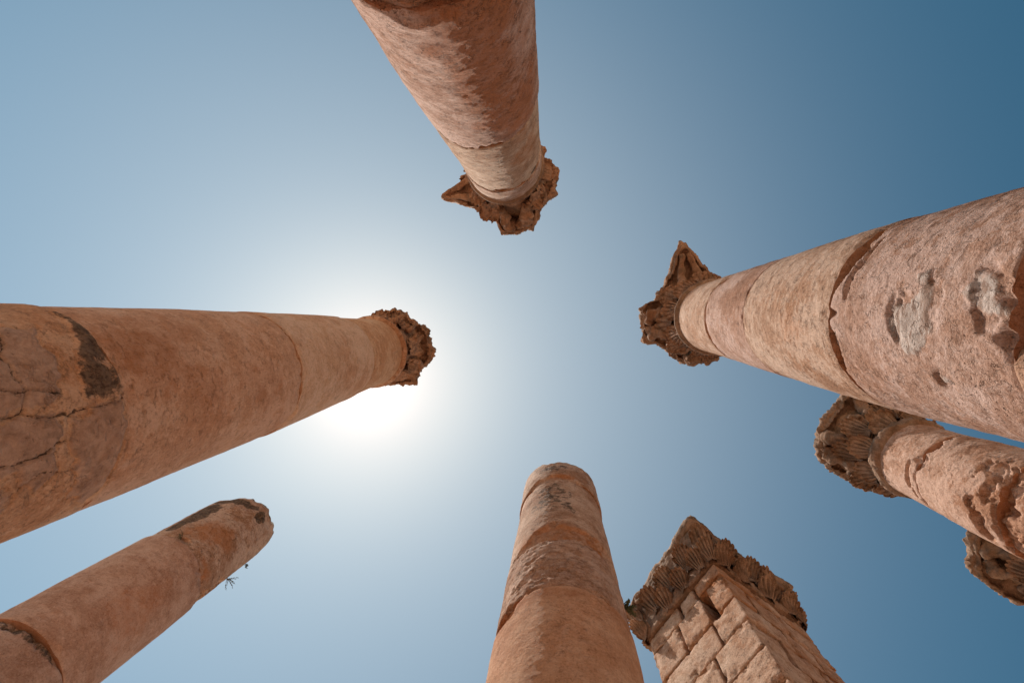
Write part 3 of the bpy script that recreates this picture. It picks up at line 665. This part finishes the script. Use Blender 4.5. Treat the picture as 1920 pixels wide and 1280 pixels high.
    # volute on the left end and under the right corner
    for c0, r0 in ((e2 * (LY - .25) - e1 * .22, .17), (e1 * (LX - .22) - e2 * .20, .15)):
        pts = []
        for i in range(22):
            an = i / 21 * 2 * PI * 1.5; rr = r0 * (1 - .68 * i / 21)
            tdir = e2 if r0 == .17 else e1
            p = c0 + tdir * (rr * math.cos(an)) + ez * (.86 + rr * math.sin(an)); pts.append(tuple(p))
        sweep(cap, 'volute', pts, [.05] * 21 + [.03], 77, M_CARVED, amp=.012, wloc=wl)
    return col
pillar()

# ------------------------------------------------------------------ plants in the cracks
def plant(name, label, org, direction, n, length, seed, leaf=.022, droop=.3, dens=6, cat='plant'):
    o = empty(name, org, label, cat); rnd = random.Random(seed)
    sm = MB(); lm = MB(); D = Vector(direction).normalized()
    for i in range(n):
        d = (D + Vector((rnd.uniform(-1, 1), rnd.uniform(-1, 1), rnd.uniform(-1, 1))) * .6).normalized(); p = Vector((0, 0, 0)); pts = [p.copy()]; L_ = length * rnd.uniform(.5, 1)
        for k in range(7):
            d = (d + Vector((rnd.uniform(-1, 1), rnd.uniform(-1, 1), rnd.uniform(-1, 1) - droop)) * .28).normalized(); p = p + d * L_ / 7; pts.append(p.copy())
        for k in range(len(pts) - 1):
            a, b = np.array(pts[k]), np.array(pts[k + 1]); r = .0055 * (1 - k / 9)
            T = b - a; T = T / np.linalg.norm(T); S = np.cross(T, [.3, .5, .81]); S /= np.linalg.norm(S); U = np.cross(T, S)
            ring = [S * r * math.cos(q) + U * r * math.sin(q) for q in (0, 2.09, 4.19)]
            sm.add(np.array([a + q for q in ring] + [b + q * .85 for q in ring]), np.array([[0, 1, 4, 3], [1, 2, 5, 4], [2, 0, 3, 5]]))
            for _ in range(dens if k > 1 else dens // 2):
                c = a + (b - a) * rnd.random() + np.array([rnd.uniform(-1, 1) for _ in range(3)]) * leaf * .7
                q1 = np.array([rnd.uniform(-1, 1) for _ in range(3)]); q1 /= np.linalg.norm(q1); q2 = np.cross(q1, [.2, .7, .5]); q2 /= np.linalg.norm(q2); s_ = leaf * rnd.uniform(.5, 1.1)
                lm.add(np.array([c - q1 * s_, c + q2 * s_ * .4, c + q1 * s_, c - q2 * s_ * .4]), np.array([[0, 1, 2, 3]]))
    sm.build('stem', M_TWIG, o)
    if dens: lm.build('foliage', M_LEAF, o)
def on_col(d, a, r, az, z): x, y = lpos(d, a); az = math.radians(az); return (x + r * math.cos(az), y + r * math.sin(az), z), (math.cos(az), math.sin(az), 0)
p, dr = on_col(10.8, 146.7, .75, 46, 9.75); plant('dry_plant', 'thin twiggy plant hanging from the side of the blackened headless column', p, (dr[0], dr[1], .25), 9, .30, 1, leaf=.014, dens=3, droop=.25)
p, dr = on_col(10.8, 146.7, .75, 46, 10.3); plant('dry_plant', 'small tuft just below the broken top of the blackened headless column', p, dr, 4, .13, 2, leaf=.02, dens=3)
p, dr = on_col(10.8, 146.7, .765, 297, 8.88); plant('dry_plant', 'spidery dry plant rooted in a joint of the blackened headless column', p, dr, 7, .30, 3, leaf=.012, dens=2)
p, dr = on_col(4.75, 88.5, .76, 352, 7.1); plant('leafy_plant', 'leafy sprig on the banded headless column beside the capital of the pillar', p, dr, 6, .20, 4, leaf=.022, dens=7, droop=-.1)
p, dr = on_col(4.02, 251.6, .77, 145, 4.72); plant('dry_plant', 'dry tuft clinging low to the stained column with the one-horned capital', p, dr, 5, .14, 5, leaf=.018, dens=5)
